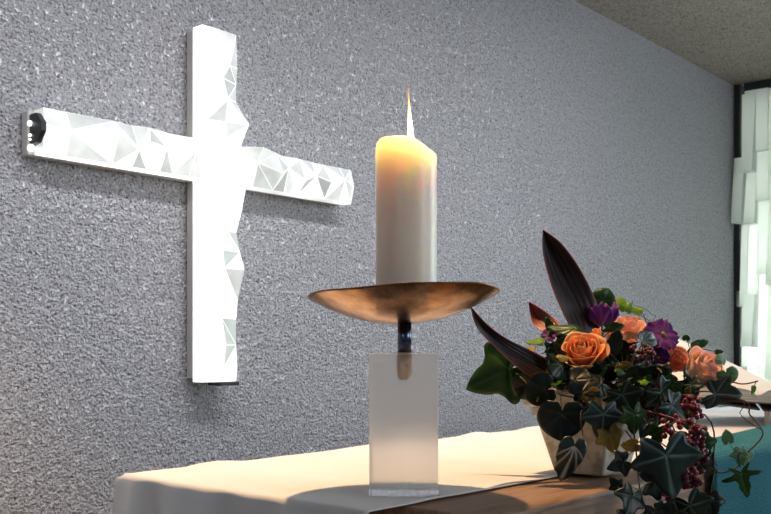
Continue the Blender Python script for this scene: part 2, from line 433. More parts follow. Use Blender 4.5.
for rr, dz in [(1, -.03), (1, -.014), (1, -.005), (.985, -.0015), (.95, 0), (.90, -.001), (.85, -.004), (.78, -.010), (.62, -.015), (.4, -.017), (.15, -.018)]:
    mixf = 1 if rr > .8 else max(0, rr - .15)
    base = CZ + .268
    rings.append([bm.verts.new(cen + Vector((R * rr * math.cos(2 * PI * i / n), R * rr * math.sin(2 * PI * i / n), (rim(2 * PI * i / n) * mixf + base * (1 - mixf)) + dz))) for i in range(n)])
rings.append([bm.verts.new(cen + Vector((0, 0, CZ + .268 - .018)))])
for a, b in zip(rings, rings[1:]):
    for i in range(n):
        j = (i + 1) % n
        if len(a) == 1: bm.faces.new((a[0], b[i], b[j]))
        elif len(b) == 1: bm.faces.new((a[i], a[j], b[0]))
        else: bm.faces.new((a[i], a[j], b[j], b[i]))
obj('wax_body', bm, M['wax'], can, True)
fx = cen + RV * .0072
bm = bmesh.new(); tube(bm, [fx + Vector((0, 0, CZ + .249)), fx + Vector((0, 0, CZ + .258)), fx + RV * .001 + Vector((0, 0, CZ + .266))], .0011, .0008)
obj('wick', bm, M['wick'], can, True)
bm = bmesh.new()
fl = [(0, .0), (.0028, .001), (.0043, .005), (.0048, .011), (.0045, .020), (.0038, .032), (.0027, .046), (.0016, .062), (.0008, .078), (.0003, .094), (0, .102)]
lathe(bm, fl, Vector((0, 0, 0)), 20)
for v in bm.verts: v.co = v.co + RV * (-.005 * (v.co.z / .10)) + fx + Vector((0, 0, CZ + .2625))
fo = obj('flame', bm, M['flame'], can, True)

# ------------------------------------------------------------------ illuminated cross
XL, XR, ZB, ZT = 1.501, 1.609, CZ - .085, CZ + .815
HXL, HXR, HZB, HZT = 1.06, 2.049, CZ + .428, CZ + .526
YB = 1.97; YF = 1.93
cr = thing('illuminated_cross', (1.555, 2.0, ZB), 'glowing white faceted crystal cross mounted on the rough plaster wall', 'cross')
bm = bmesh.new()
box(bm, XL + .001, XR - .001, YB, 1.998, ZB + .012, ZT - .004, .002, 1)
obj('backing', bm, M['backing'], cr)
bm = bmesh.new(); box(bm, HXL - .003, XL, YB, 1.998, HZB - .002, HZT - .002, .002, 1); box(bm, XR, HXR - .004, YB, 1.998, HZB + .001, HZT - .002, .002, 1)
obj('backing', bm, M['backing'], cr)
G = [M['g5'], M['g4'], M['g3'], M['g2'], M['g1']]
def crystal(name, stations, side):
    """stations: list of (L, Mid, R) points; side: function giving the back point of an edge vertex"""
    bm = bmesh.new(); rows = [[bm.verts.new(p) for p in s[:3]] for s in stations]
    backs = [[bm.verts.new(side(s[0])), bm.verts.new(side(s[2]))] for s in stations]
    def F_(vs, mi):
        try: f = bm.faces.new(vs); f.material_index = mi
        except ValueError: pass
    for i in range(len(rows) - 1):
        a, b = rows[i], rows[i + 1]; g = stations[i][3]
        if i % 2:
            F_((a[0], a[1], b[0]), g[0]); F_((a[1], b[1], b[0]), g[1]); F_((a[1], a[2], b[2]), g[2]); F_((a[1], b[2], b[1]), g[3])
        else:
            F_((a[0], a[1], b[1]), g[0]); F_((a[0], b[1], b[0]), g[1]); F_((a[1], a[2], b[1]), g[2]); F_((a[2], b[2], b[1]), g[3])
        F_((a[0], b[0], backs[i + 1][0], backs[i][0]), g[4]); F_((a[2], backs[i][1], backs[i + 1][1], b[2]), g[5])
        F_((backs[i][0], backs[i + 1][0], backs[i + 1][1], backs[i][1]), 1)
    F_((rows[0][0], rows[0][1], rows[0][2], backs[0][1], backs[0][0]), 2); F_((rows[-1][2], rows[-1][1], rows[-1][0], backs[-1][0], backs[-1][1]), 2)
    bmesh.ops.recalc_face_normals(bm, faces=bm.faces)
    fr = [e for e in bm.edges if all(v.co.y < 1.96 for v in e.verts) and len(e.link_faces) == 2]
    bmesh.ops.bevel(bm, geom=fr, offset=.0011, segments=1, affect='EDGES', profile=.5, material=1)
    o = obj(name, bm, G, cr)
    return o
def vst(z, yl, xm, ym, yr, g, xr=XR): return (Vector((XL, yl, z)), Vector((xm, ym, z)), Vector((xr, yr, z)), g)
def zz(y): return CZ + (350 - y) / 960 * 2.42
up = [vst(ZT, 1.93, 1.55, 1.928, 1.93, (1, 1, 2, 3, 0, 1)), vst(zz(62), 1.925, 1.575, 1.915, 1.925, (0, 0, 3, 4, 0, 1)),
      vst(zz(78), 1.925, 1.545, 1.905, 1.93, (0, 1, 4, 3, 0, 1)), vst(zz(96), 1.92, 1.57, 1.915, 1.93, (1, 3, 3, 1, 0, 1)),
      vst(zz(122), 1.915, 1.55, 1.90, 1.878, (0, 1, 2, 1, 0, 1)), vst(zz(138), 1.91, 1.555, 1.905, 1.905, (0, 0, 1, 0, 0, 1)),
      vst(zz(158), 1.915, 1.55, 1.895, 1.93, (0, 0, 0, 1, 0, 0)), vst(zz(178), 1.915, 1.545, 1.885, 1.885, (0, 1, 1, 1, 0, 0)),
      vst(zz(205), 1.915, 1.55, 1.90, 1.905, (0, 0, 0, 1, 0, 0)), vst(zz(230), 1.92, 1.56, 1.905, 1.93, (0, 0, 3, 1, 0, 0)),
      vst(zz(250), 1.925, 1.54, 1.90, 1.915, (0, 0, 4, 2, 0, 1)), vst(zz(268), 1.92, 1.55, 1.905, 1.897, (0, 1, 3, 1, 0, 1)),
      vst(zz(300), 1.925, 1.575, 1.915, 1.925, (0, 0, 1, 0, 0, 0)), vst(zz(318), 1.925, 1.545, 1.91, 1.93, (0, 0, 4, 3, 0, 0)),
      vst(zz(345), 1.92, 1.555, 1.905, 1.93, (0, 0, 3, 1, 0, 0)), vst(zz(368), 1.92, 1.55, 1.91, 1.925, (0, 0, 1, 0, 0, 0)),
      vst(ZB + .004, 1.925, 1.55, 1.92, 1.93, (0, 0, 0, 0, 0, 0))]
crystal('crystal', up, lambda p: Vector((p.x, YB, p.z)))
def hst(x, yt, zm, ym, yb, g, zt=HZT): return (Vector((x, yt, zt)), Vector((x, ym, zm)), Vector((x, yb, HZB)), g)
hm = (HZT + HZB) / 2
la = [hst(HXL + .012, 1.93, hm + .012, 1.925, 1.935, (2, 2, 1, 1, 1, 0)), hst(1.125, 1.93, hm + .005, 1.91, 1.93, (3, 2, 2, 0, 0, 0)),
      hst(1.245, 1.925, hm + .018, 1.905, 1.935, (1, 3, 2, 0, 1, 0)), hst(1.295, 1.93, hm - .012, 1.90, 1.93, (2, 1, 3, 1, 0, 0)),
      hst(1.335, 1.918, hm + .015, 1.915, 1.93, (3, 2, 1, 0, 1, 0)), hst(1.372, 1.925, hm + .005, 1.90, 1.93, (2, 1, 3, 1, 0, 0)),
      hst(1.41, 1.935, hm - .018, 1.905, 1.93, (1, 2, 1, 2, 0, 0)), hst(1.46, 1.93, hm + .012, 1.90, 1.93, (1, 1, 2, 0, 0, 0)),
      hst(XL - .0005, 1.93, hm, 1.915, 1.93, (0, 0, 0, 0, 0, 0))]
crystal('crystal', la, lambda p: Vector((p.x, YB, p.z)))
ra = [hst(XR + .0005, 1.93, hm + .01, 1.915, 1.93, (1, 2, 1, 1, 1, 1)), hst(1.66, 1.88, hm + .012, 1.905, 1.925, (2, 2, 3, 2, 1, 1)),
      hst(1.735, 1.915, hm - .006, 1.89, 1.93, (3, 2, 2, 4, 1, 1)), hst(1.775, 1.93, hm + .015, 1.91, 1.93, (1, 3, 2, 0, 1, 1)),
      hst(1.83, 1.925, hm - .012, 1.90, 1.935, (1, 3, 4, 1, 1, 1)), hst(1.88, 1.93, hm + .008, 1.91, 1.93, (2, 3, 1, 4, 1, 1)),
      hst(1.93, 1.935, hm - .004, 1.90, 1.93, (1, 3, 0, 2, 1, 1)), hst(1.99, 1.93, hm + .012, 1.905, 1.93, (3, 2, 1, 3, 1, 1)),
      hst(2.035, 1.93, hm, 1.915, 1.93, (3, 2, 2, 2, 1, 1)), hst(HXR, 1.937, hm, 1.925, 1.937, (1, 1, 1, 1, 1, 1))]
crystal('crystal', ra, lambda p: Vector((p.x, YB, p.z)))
# fluorescent tube glimpsed at the upright's upper left edge and end caps
bm = bmesh.new(); box(bm, XL - .004, XL + .004, 1.945, 1.955, ZT - .07, ZT - .01, .002, 2); obj('light_tube', bm, M['tube'], cr)
bm = bmesh.new()
pts = [(1.968, HZT - .012), (1.940, HZT - .012), (1.918, HZT - .035), (1.918, HZB + .045), (1.940, HZB + .022), (1.968, HZB + .018)]
va = [bm.verts.new((HXL, p[0], p[1])) for p in pts]; vb = [bm.verts.new((HXL + .0115, p[0], p[1])) for p in pts]
bm.faces.new(va); bm.faces.new(vb[::-1])
for i in range(6): bm.faces.new((va[i], va[(i + 1) % 6], vb[(i + 1) % 6], vb[i]))
cap = obj('end_cap', bm, M['cap'], cr)
for (zc, rr, yy) in ((HZT - .032, .006, 1.964), (HZT - .058, .0035, 1.964), (HZT - .067, .0025, 1.964), (HZB + .012, .008, 1.960)):
    bm = bmesh.new(); bmesh.ops.create_uvsphere(bm, u_segments=12, v_segments=8, radius=rr); bmesh.ops.translate(bm, verts=bm.verts, vec=(HXL - .001, yy, zc)); obj('light_hole', bm, M['tube'], cr, True)
bm = bmesh.new(); box(bm, XL + .045, XR - .002, 1.915, 1.968, ZB - .006, ZB + .0035, .001, 1); obj('end_cap', bm, M['cap'], cr)

# ------------------------------------------------------------------ flower pot
px, py = 1.338, .749; PZ = TOP + .0045
pot = thing('flower_pot', (px, py, PZ), 'square tapered cream flower pot with a banded rim, holding the bouquet', 'flower pot')
bm = bmesh.new()
prof = [(.036, 0), (.041, .001), (.043, .004), (.064, .090), (.0675, .091), (.0685, .100), (.0665, .102), (.073, .103), (.077, .106), (.079, .128), (.0765, .131), (.070, .131), (.066, .108)]
rings = []
for h, z in prof:
    ring = []
    for cx_, cy_ in ((1, 1), (-1, 1), (-1, -1), (1, -1)):
        for k in (0, 1, 2):     # rounded corners
            a = math.atan2(cy_, cx_) + (k - 1) * PI / 4
            rc = .004
            ring.append(bm.verts.new(Vector((px + cx_ * (h - rc) + rc * math.cos(a), py + cy_ * (h - rc) + rc * math.sin(a), PZ + z))))
    rings.append(ring)
for a, b in zip(rings, rings[1:]):
    for i in range(12): bm.faces.new((a[i], a[(i + 1) % 12], b[(i + 1) % 12], b[i]))
bm.faces.new(rings[0][::-1]); 
obj('pot_body', bm, M['pot'], pot)
bm = bmesh.new(); bmesh.ops.create_uvsphere(bm, u_segments=24, v_segments=12, radius=1)
for v in bm.verts: v.co = Vector((px + v.co.x * .062, py + v.co.y * .062, PZ + .104 + v.co.z * .025 * (1 + .3 * noise.noise(v.co * 4))))
obj('moss', bm, M['soil'], pot, True)
HUB = Vector((px, py, PZ + .112))

# ------------------------------------------------------------------ leaves and flowers
IVY = [(0, .12), (20, .40), (40, .74), (50, .80), (64, .66), (80, .70), (98, .98), (106, .98), (122, .74), (140, .70), (162, .98), (180, 1.28)]
def polar(tab, a):
    a = abs(a)
    for (a0, r0), (a1, r1) in zip(tab, tab[1:]):
        if a <= a1: t = (a - a0) / (a1 - a0); t = t * t * (3 - 2 * t) if tab is not IVY else t; return r0 + (r1 - r0) * t
    return tab[-1][1]
ROUND = [(0, .12), (25, .55), (60, .88), (110, 1.0), (150, 1.0), (170, 1.05), (180, 1.12)]
OVAL = [(0, .05), (30, .40), (70, .50), (110, .58), (145, .80), (165, 1.2), (180, 1.55)]
STAR = [(0, .1), (25, .3), (45, .75), (60, .35), (80, .45), (100, 1.0), (120, .42), (145, .45), (165, .85), (180, 1.35)]
KIND = {'ivy': (IVY, (180, 104, 47)), 'round': (ROUND, (180, 130, 80)), 'oval': (OVAL, (180, 155, 130)), 'star': (STAR, (180, 100, 45))}
def leaf_bm(kind, cen, size, ang_img, tilt=0, roll=0, bend=.25, stretch=1.0):
    """kind outline, centre, radius in m, tip direction in the picture plane (deg, 0 = right, 90 = up), tilt back, roll"""
    tab, veins = KIND[kind]
    bm = bmesh.new(); lay = bm.verts.layers.float.new('vein')
    a = math.radians(ang_img); tip = RV * math.cos(a) + UP * math.sin(a); side = RV * -math.sin(a) + UP * math.cos(a); nrm = -FV
    rot = Matrix.Rotation(math.radians(tilt), 3, side) ; tip = rot @ tip; nrm = rot @ nrm
    rot = Matrix.Rotation(math.radians(roll), 3, tip); side = rot @ side; nrm = rot @ nrm
    NR, NA = 7, 60; ph = random.uniform(0, 6)
    rings = [[bm.verts.new(cen - tip * 0)]]
    c = bm.verts.new; rings = []
    def pt(rr, th):
        x = -rr * math.cos(math.radians(th)); y = rr * math.sin(math.radians(th)) * stretch
        # x along tip
        X = x * size; Y = y * size
        v = min(abs(((abs(th) - vv))) for vv in veins) * max(rr, .02) / 57.3
        h = -bend * size * (x * x * .5 * (1 if x > 0 else .4) + .6 * y * y) + size * .05 * math.sin(5 * y + ph) + size * .05 * math.sin(4 * x + ph) - size * .05 * math.exp(-v * 14)
        return cen + tip * X + side * Y + nrm * h, v
    for k in range(NR + 1):
        ring = []
        for i in range(NA):
            th = -180 + 360 * i / NA
            p, v = pt(polar(tab, th) * k / NR if k else .001, th)
            vt = bm.verts.new(p); vt[lay] = max(0, 1 - v / .045) * .9; ring.append(vt)
        rings.append(ring)
    for a_, b_ in zip(rings, rings[1:]):
        for i in range(NA):
            bm.faces.new((a_[i], a_[(i + 1) % NA], b_[(i + 1) % NA], b_[i]))
    return bm
def solid(o, t=.0005):
    s = o.modifiers.new('thick', 'SOLIDIFY'); s.thickness = t; s.offset = 0
    return o
def leaf(parent, kind, x, y, D, spx, a, m, tilt=None, roll=None, bend=.3, stretch=1.0, name='leaf'):
    tilt = random.uniform(-30, 30) if tilt is None else tilt; roll = random.uniform(-30, 30) if roll is None else roll
    cen = at(x, y, D); bm = leaf_bm(kind, cen, spx / F * D, a, tilt, roll, bend, stretch)
    return solid(obj(name, bm, M[m], parent, True))
def stem(parent, pts, r=.0012, m='stem', name='stem', r1=None):
    bm = bmesh.new(); tube(bm, pts, r, r1 if r1 else r * .7, 7); return obj(name, bm, M[m], parent, True)
def sprig(name, label, cat, x=None, group=None): return thing(name, HUB, label, cat, group)
def hubpt(dx=0, dy=0, dz=0): return HUB + Vector((dx, dy, dz))

# strap leaves (folded lengthwise)
def strap(name, label, cl, cr_, m, foldd, Dc, veinside=1, root=None):
    """cl / cr_: two edge polylines [(x,y,D)...] of equal length, foldd = depth of the centre fold"""
    bm = bmesh.new(); lay = bm.verts.layers.float.new('vein'); rows = []
    def samp(pl, t):
        f = t * (len(pl) - 1); i = min(int(f), len(pl) - 2); k = f - i
        p = [Vector(pl[max(0, i - 1)]), Vector(pl[i]), Vector(pl[i + 1]), Vector(pl[min(len(pl) - 1, i + 2)])]
        q = .5 * ((2 * p[1]) + (-p[0] + p[2]) * k + (2 * p[0] - 5 * p[1] + 4 * p[2] - p[3]) * k * k + (-p[0] + 3 * p[1] - 3 * p[2] + p[3]) * k ** 3)
        return at(*q)
    for i in range(41):
        t = i / 40; a = samp(cl, t); b = samp(cr_, t); row = []
        for j in range(25):
            s = j / 24; p = a.lerp(b, s) + FV * (foldd * (1 - abs(2 * s - 1)) * math.sin(PI * min(1, t * 1.15 + .03) * .9))
            v = bm.verts.new(p + FV * .0006 * math.sin(s * 40)); v[lay] = 1.0 if s < .02 or s > .98 else (.15 if abs(s - .5) < .02 else .03 * (j % 2)); row.append(v)
        rows.append(row)
    for a, b in zip(rows, rows[1:]):
        for j in range(24): bm.faces.new((a[j], a[j + 1], b[j + 1], b[j]))
    t = sprig(name, label, 'leaf')
    solid(obj('blade', bm, M[m], t, True), .0009)
    e = at(*cl[-1]).lerp(at(*cr_[-1]), .5)
    stem(t, [e, e.lerp(HUB, .5), hubpt(0, 0, -.02)], .003, 'redstem', 'stalk')
    return t
strap('cordyline_leaf', 'tall upright dark maroon strap leaf with a red edge, highest in the bouquet',
      [(543, 230, 1.50), (543, 252, 1.50), (551, 284, 1.49), (564, 315, 1.48), (578, 341, 1.48)],
      [(543.5, 230, 1.50), (562, 244, 1.50), (582, 272, 1.51), (597, 305, 1.52), (600, 336, 1.52)], 'cordyline', .022, 1.5)
strap('cordyline_leaf', 'long twisted brown maroon strap leaf reaching left to the copper dish',
      [(471, 308, 1.36), (477, 327, 1.38), (495, 347, 1.40), (528, 375, 1.42), (570, 394, 1.45)],
      [(471.5, 307, 1.36), (487, 324, 1.39), (506, 338, 1.42), (538, 354, 1.45), (580, 378, 1.47)], 'cordyline', .012, 1.4)
strap('cordyline_leaf', 'short pink edged strap leaf pointing up left of the tall maroon one',
      [(529, 302, 1.55), (530, 312, 1.55), (534, 325, 1.54), (548, 335, 1.52)],
      [(529.5, 302, 1.55), (540, 308, 1.55), (554, 318, 1.54), (566, 330, 1.52)], 'cordpink', .012, 1.5)

# roses
def petal_bm(cen, ax, xdir, a0, width, h, r0, r1, curl, seed):
    bm = bmesh.new(); lay = bm.verts.layers.float.new('vein'); yd = ax.cross(xdir); rows = []
    NU, NV = 12, 10
    for i in range(NV + 1):
        v = i / NV; row = []
        wv = width * (.35 + .65 * math.sin(min(1, v * 1.25) * PI / 2)) * (1 - .25 * max(0, v - .75) / .25)
        for j in range(NU + 1):
            u = j / NU * 2 - 1; a = a0 + u * wv
            r = r0 * .35 + (r1 - r0 * .35) * math.sin(min(1, v * 1.1) * PI / 2) ** .8
            edge = max(0, v - .7) / .3
            r += curl * edge * edge + .06 * r1 * math.sin(3 * u + seed) * v
            z = h * v - h * .16 * u * u * v - abs(curl) * .45 * edge ** 3 + .03 * h * math.sin(5 * u + seed * 2) * v
            p = cen + (xdir * math.cos(a) + yd * math.sin(a)) * r + ax * z
            w = bm.verts.new(p); w[lay] = max(0, edge * .6 + .2 * (1 - v)); row.append(w)
        rows.append(row)
    for a, b in zip(rows, rows[1:]):
        for j in range(NU): bm.faces.new((a[j], a[j + 1], b[j + 1], b[j]))
    return bm
def rose(label, x, y, D, rpx, axis, m, npet=16, open_=1.0, name='rose', group=None, cat='flower', sepal=True):
    R_ = rpx / F * D; c = at(x, y, D); ax = (RV * axis[0] + UP * axis[1] - FV * axis[2]).normalized()
    xd = ax.cross(Vector((.2, .3, .9))).normalized(); t = thing(name, HUB, label, cat, group)
    base = c - ax * R_ * .8
    for k in range(npet):
        f = k / (npet - 1)
        r1 = R_ * (.10 + .86 * f ** .9 * open_); h = R_ * (1.62 - .42 * f * open_)
        w = 1.5 - .55 * f
        bm = petal_bm(base, ax, xd, k * 2.4 + .3, w, h, R_ * .5, r1, R_ * .30 * max(0, f - .35) * open_ if f > .3 else -R_ * .05, k * 1.7)
        solid(obj('petal', bm, M[m], t, True), .0005)
    if sepal:
        for k in range(5):
            a = k * 2 * PI / 5; yd = ax.cross(xd); d = xd * math.cos(a) + yd * math.sin(a)
            bm = bmesh.new(); sd = ax.cross(d)
            ps = []
            for i in range(7):
                q = i / 6; w = R_ * .2 * math.sin(PI * min(1, q * .85 + .12)); p = base + d * R_ * (.18 + .55 * q) + ax * R_ * (-.12 + .35 * q * q)
                ps.append((bm.verts.new(p - sd * w), bm.verts.new(p + ax * -.001), bm.verts.new(p + sd * w)))
            for a_, b_ in zip(ps, ps[1:]):
                bm.faces.new((a_[0], a_[1], b_[1], b_[0])); bm.faces.new((a_[1], a_[2], b_[2], b_[1]))
            solid(obj('sepal', bm, M['green'], t, True), .0005)
    stem(t, [base + ax * R_ * .1, base - ax * R_ * .8, base.lerp(HUB, .7) - UP * .002, hubpt(0, 0, -.02)], .0022)
    return t
rose('large orange rose at the front left of the bouquet', 583, 353, 1.43, 22, (-.25, .75, .8), 'orange', 18)
rose('small orange rosebud just right above the large orange rose', 597, 335, 1.46, 9, (-.1, 1, .4), 'orange', 9, .6)
rose('tiny orange rosebud between the large orange rose and the far orange bloom', 611, 338, 1.47, 8, (.2, .9, .5), 'orange', 8, .6)
rose('open orange rose at the back of the bouquet beside the purple cup bloom', 630, 329, 1.56, 17, (.1, .9, .5), 'peach', 14)
rose('coral orange rose low right of the violet bloom', 674, 361, 1.51, 15, (.2, .5, .9), 'coral', 14)
rose('peach pink rose at the right end of the bouquet, beside the open book', 704, 370, 1.465, 22, (.5, .6, .7), 'cream', 16, .9)
rose('narrow orange bud standing below the back orange rose', 632, 345, 1.50, 8, (.0, 1, .2), 'coral', 7, .4)

# purple blooms
def bloom(label, x, y, D, rpx, axis, m, n, cup, name='purple_flower', ph=0):
    R_ = rpx / F * D; c = at(x, y, D); ax = (RV * axis[0] + UP * axis[1] - FV * axis[2]).normalized(); xd = ax.cross(Vector((.2, .3, .9))).normalized(); yd = ax.cross(xd)
    t = thing(name, HUB, label, 'flower')
    for k in range(n):
        bm = bmesh.new(); lay = bm.verts.layers.float.new('vein'); rows = []
        a0 = ph + k * 2 * PI / n; lay_off = (k % 2) * .12
        for i in range(11):
            v = i / 10; row = []
            for j in range(11):
                u = j / 10 * 2 - 1
                w = R_ * .52 * (math.sin(PI * min(1, v * .82 + .06)) ** .7)
                d = xd * math.cos(a0) + yd * math.sin(a0); s = ax.cross(d)
                rad = R_ * (.08 + .92 * v) * (1 - cup * .55 * v); z = R_ * (cup * 1.25 * v ** 1.1 + lay_off * v + .10 * math.sin(7 * u + k) * v * v - .2 * v * v * (1 - cup) - .12 * u * u)
                q = bm.verts.new(c + d * rad + s * u * w + ax * z); q[lay] = max(0, .75 - 1.3 * v) + (.25 if abs(u) < .12 else 0) + (.35 if v > .93 else 0); row.append(q)
            rows.append(row)
        for a, b in zip(rows, rows[1:]):
            for j in range(10): bm.faces.new((a[j], a[j + 1], b[j + 1], b[j]))
        solid(obj('petal', bm, M[m], t, True), .0004)
    bm = bmesh.new(); bmesh.ops.create_icosphere(bm, subdivisions=2, radius=R_ * .12); bmesh.ops.translate(bm, verts=bm.verts, vec=c + ax * R_ * .1); obj('flower_centre', bm, M['gold'], t, True)
    stem(t, [c, c - ax * R_ * .8, c.lerp(HUB, .7), hubpt(0, 0, -.02)], .0018)
    return t
bloom('purple cup shaped bloom beside the tall maroon leaf', 602, 325, 1.52, 23, (.0, 1, .12), 'purple', 6, .72)
bloom('violet open bloom with rounded petals above the coral rose', 662, 335, 1.50, 20, (.25, .5, .8), 'violet', 5, .15, ph=.5)
bloom('deep violet bloom hanging half behind the coral rose', 658, 357, 1.49, 13, (-.3, -.3, .9), 'violet', 5, .2, ph=.2)
bloom('small dark violet bloom under the pink edged strap leaf', 549, 335, 1.50, 9, (-.3, .5, .8), 'violet', 5, .2)

# berry clusters
def berries(label, path, D, n, rad, m, bs=3.0):
    t = thing('berry_sprig', HUB, label, 'berries'); rnd = random.Random(len(label) * 7 + n)
    P = [at(x, y, D) for x, y in path]
    stem(t, [hubpt(.02, -.01, 0), P[0] + UP * .01] + P, .0012, 'redstem')
    bm = bmesh.new(); bmesh.ops.create_icosphere(bm, subdivisions=2, radius=bs / F * D)
    for v in bm.verts: v.co *= 1 + .12 * noise.noise(v.co * 900)
    first = obj('berry', bm, M[m], t, True)
    for k in range(n):
        f = rnd.random() * (len(P) - 1); i = min(int(f), len(P) - 2); p = P[i].lerp(P[i + 1], f - i)
        d = Vector((rnd.gauss(0, 1), rnd.gauss(0, 1), rnd.gauss(0, 1))).normalized() * (rad / F * D) * rnd.uniform(.45, 1)
        o = first if k == 0 else first.copy()
        if k: C.objects.link(o); o.parent = t; o.matrix_parent_inverse = first.matrix_parent_inverse
        o.location = p + d; s = rnd.uniform(.75, 1.15); o.scale = (s, s, s)
berries('round cluster of dark maroon berries above the ivy in the bouquet middle', [(642, 352), (650, 366)], 1.43, 46, 12, 'berry', 2.6)
berries('bright red berry cluster under the peach rose', [(688, 402), (692, 414)], 1.385, 44, 13, 'berryred', 2.8)
berries('small red berry tuft left of the peach rose', [(657, 386), (661, 391)], 1.42, 16, 5, 'berryred', 2.2)
berries('maroon berry tassel trailing down over the big blue green ivy leaf', [(672, 425), (680, 440), (684, 452)], 1.325, 46, 13, 'berryred', 3.2)
berries('dark maroon berry tassel hanging beside the teal cloth', [(694, 430), (698, 450), (696, 470)], 1.33, 55, 11, 'berry', 3.4)
berries('lowest maroon berry cluster near the bottom of the bouquet', [(692, 474), (690, 482)], 1.31, 34, 11, 'berry', 3.0)
berries('few dark red berries among the lowest ivy', [(666, 494), (674, 504)], 1.38, 14, 8, 'berryred', 3.0)

# ivy and other foliage
def vine(name, label, path, leaves, cat='ivy', m='brownstem', r=.0014):
    t = thing(name, HUB, label, cat)
    P = [hubpt(*path[0])] + [at(*p) for p in path[1:]]
    stem(t, P, r, m)
    for l in leaves:
        k, x, y, D, s, a, mm = l[:7]; kw = l[7] if len(l) > 7 else {}
        c = at(x, y, D); q = min(P, key=lambda p: (p - c).length)
        o = leaf(t, k, x, y, D, s, a, mm, **kw)
        if (q - c).length > .004: stem(t, [q, q.lerp(c, .5) + UP * .003, c], .0007, 'stem', 'leaf_stalk')
    return t
K = dict
vine('ivy_sprig', 'broad bright green lobed leaves standing out at the left of the bouquet', [(-.03, 0, 0), (550, 375, 1.47), (515, 372, 1.47)],
     [('ivy', 508, 370, 1.47, 36, 205, 'green', K(tilt=0, roll=5, bend=.2)),
      ('round', 530, 385, 1.46, 18, 240, 'dark', K(tilt=20)), ('oval', 536, 396, 1.40, 11, 185, 'gold', K(tilt=55, roll=0))])
vine('ivy_sprig', 'dark rounded leaves draped over the left side of the cream pot', [(-.03, -.03, 0), (560, 395, 1.42)],
     [('round', 562, 414, 1.375, 25, 268, 'dark', K(tilt=0, roll=5)), ('round', 545, 390, 1.39, 20, 200, 'dark'), ('oval', 548, 376, 1.40, 14, 340, 'gold', K(tilt=60)),
      ('round', 575, 380, 1.39, 16, 10, 'dark'), ('oval', 590, 393, 1.37, 16, 325, 'gold', K(tilt=40, roll=20))])
vine('trailing_leaf', 'silver streaked dark leaf hanging down the front of the pot', [(-.03, -.04, 0), (582, 410, 1.375), (583, 436, 1.36)],
     [('oval', 574, 446, 1.355, 26, 258, 'variegated', K(tilt=5, roll=-12, bend=.45, stretch=1.05))])
vine('ivy_sprig', 'dark teal star shaped ivy leaves over the pot corner', [(0, -.05, 0), (600, 400, 1.37), (612, 430, 1.365)],
     [('ivy', 603, 414, 1.36, 23, 270, 'ivyblue', K(tilt=5, roll=0)), ('ivy', 622, 395, 1.36, 22, 300, 'ivy'), ('ivy', 610, 435, 1.36, 17, 290, 'gold', K(tilt=10)), ('ivy', 600, 385, 1.38, 18, 200, 'dark')])
vine('ivy_vine', 'long ivy trail with small dark leaves hanging over the wooden altar edge', [(0, -.05, 0), (630, 410, 1.37), (636, 450, 1.33), (640, 490, 1.31), (650, 520, 1.30), (655, 560, 1.30)],
     [('ivy', 634, 414, 1.34, 18, 280, 'green', K(tilt=10)), ('oval', 636, 445, 1.33, 13, 200, 'gold', K(tilt=40)), ('ivy', 624, 462, 1.32, 15, 200, 'dark'), ('ivy', 645, 460, 1.33, 17, 330, 'dark'),
      ('ivy', 633, 496, 1.30, 20, 250, 'ivy'), ('ivy', 617, 486, 1.31, 9, 130, 'dark'), ('ivy', 652, 482, 1.31, 20, 10, 'dark'), ('ivy', 655, 512, 1.30, 18, 280, 'dark'), ('ivy', 628, 518, 1.30, 14, 220, 'ivy')])
vine('ivy_vine', 'ivy trail with the biggest blue green leaf at the centre front', [(.02, -.05, 0), (655, 400, 1.38), (658, 430, 1.35), (668, 480, 1.32), (680, 520, 1.31)],
     [('ivy', 666, 455, 1.295, 37, 282, 'ivyblue', K(tilt=5, roll=8, bend=.2)), ('ivy', 660, 392, 1.37, 22, 300, 'ivy'), ('ivy', 672, 405, 1.36, 20, 320, 'ivyblue'),
      ('ivy', 648, 422, 1.35, 15, 240, 'dark'), ('ivy', 690, 505, 1.31, 24, 300, 'ivy'), ('ivy', 672, 515, 1.30, 20, 230, 'dark'), ('ivy', 655, 435, 1.34, 13, 30, 'green')])
vine('ivy_sprig', 'wide dark ivy leaf under the peach rose, pointing at the book stand', [(.05, -.02, 0), (690, 392, 1.42), (712, 392, 1.42)],
     [('ivy', 716, 394, 1.41, 29, 350, 'ivy', K(tilt=20, roll=30, stretch=.8)), ('ivy', 690, 388, 1.42, 19, 240, 'dark'), ('ivy', 701, 443, 1.38, 17, 290, 'green', K(tilt=10)),
      ('oval', 712, 388, 1.46, 10, 60, 'pale')])
vine('ivy_vine', 'fine ivy trail with pale leaves and one dark star leaf against the teal cloth', [(.05, -.02, 0), (705, 415, 1.40), (715, 470, 1.38), (740, 466, 1.38)],
     [('star', 742, 475, 1.37, 21, 290, 'green', K(tilt=10, roll=10)), ('ivy', 740, 452, 1.38, 12, 275, 'pale', K(tilt=5)), ('round', 728, 440, 1.39, 10, 110, 'pale', K(stretch=.6)), ('round', 747, 456, 1.38, 10, 270, 'pale'), ('ivy', 706, 470, 1.38, 16, 60, 'dark'), ('ivy', 710, 500, 1.36, 17, 280, 'dark')])
vine('twig', 'brown twig with round green leaves reaching over the open book', [(.06, .02, 0), (700, 385, 1.45), (722, 380, 1.42), (742, 384, 1.38), (758, 381, 1.36)],
     [('round', 727, 374, 1.41, 11, 300, 'pale', K(tilt=10, roll=20)), ('round', 721, 361, 1.42, 7, 90, 'pale', K(tilt=10)), ('oval', 754, 387, 1.37, 5, 260, 'lime')])
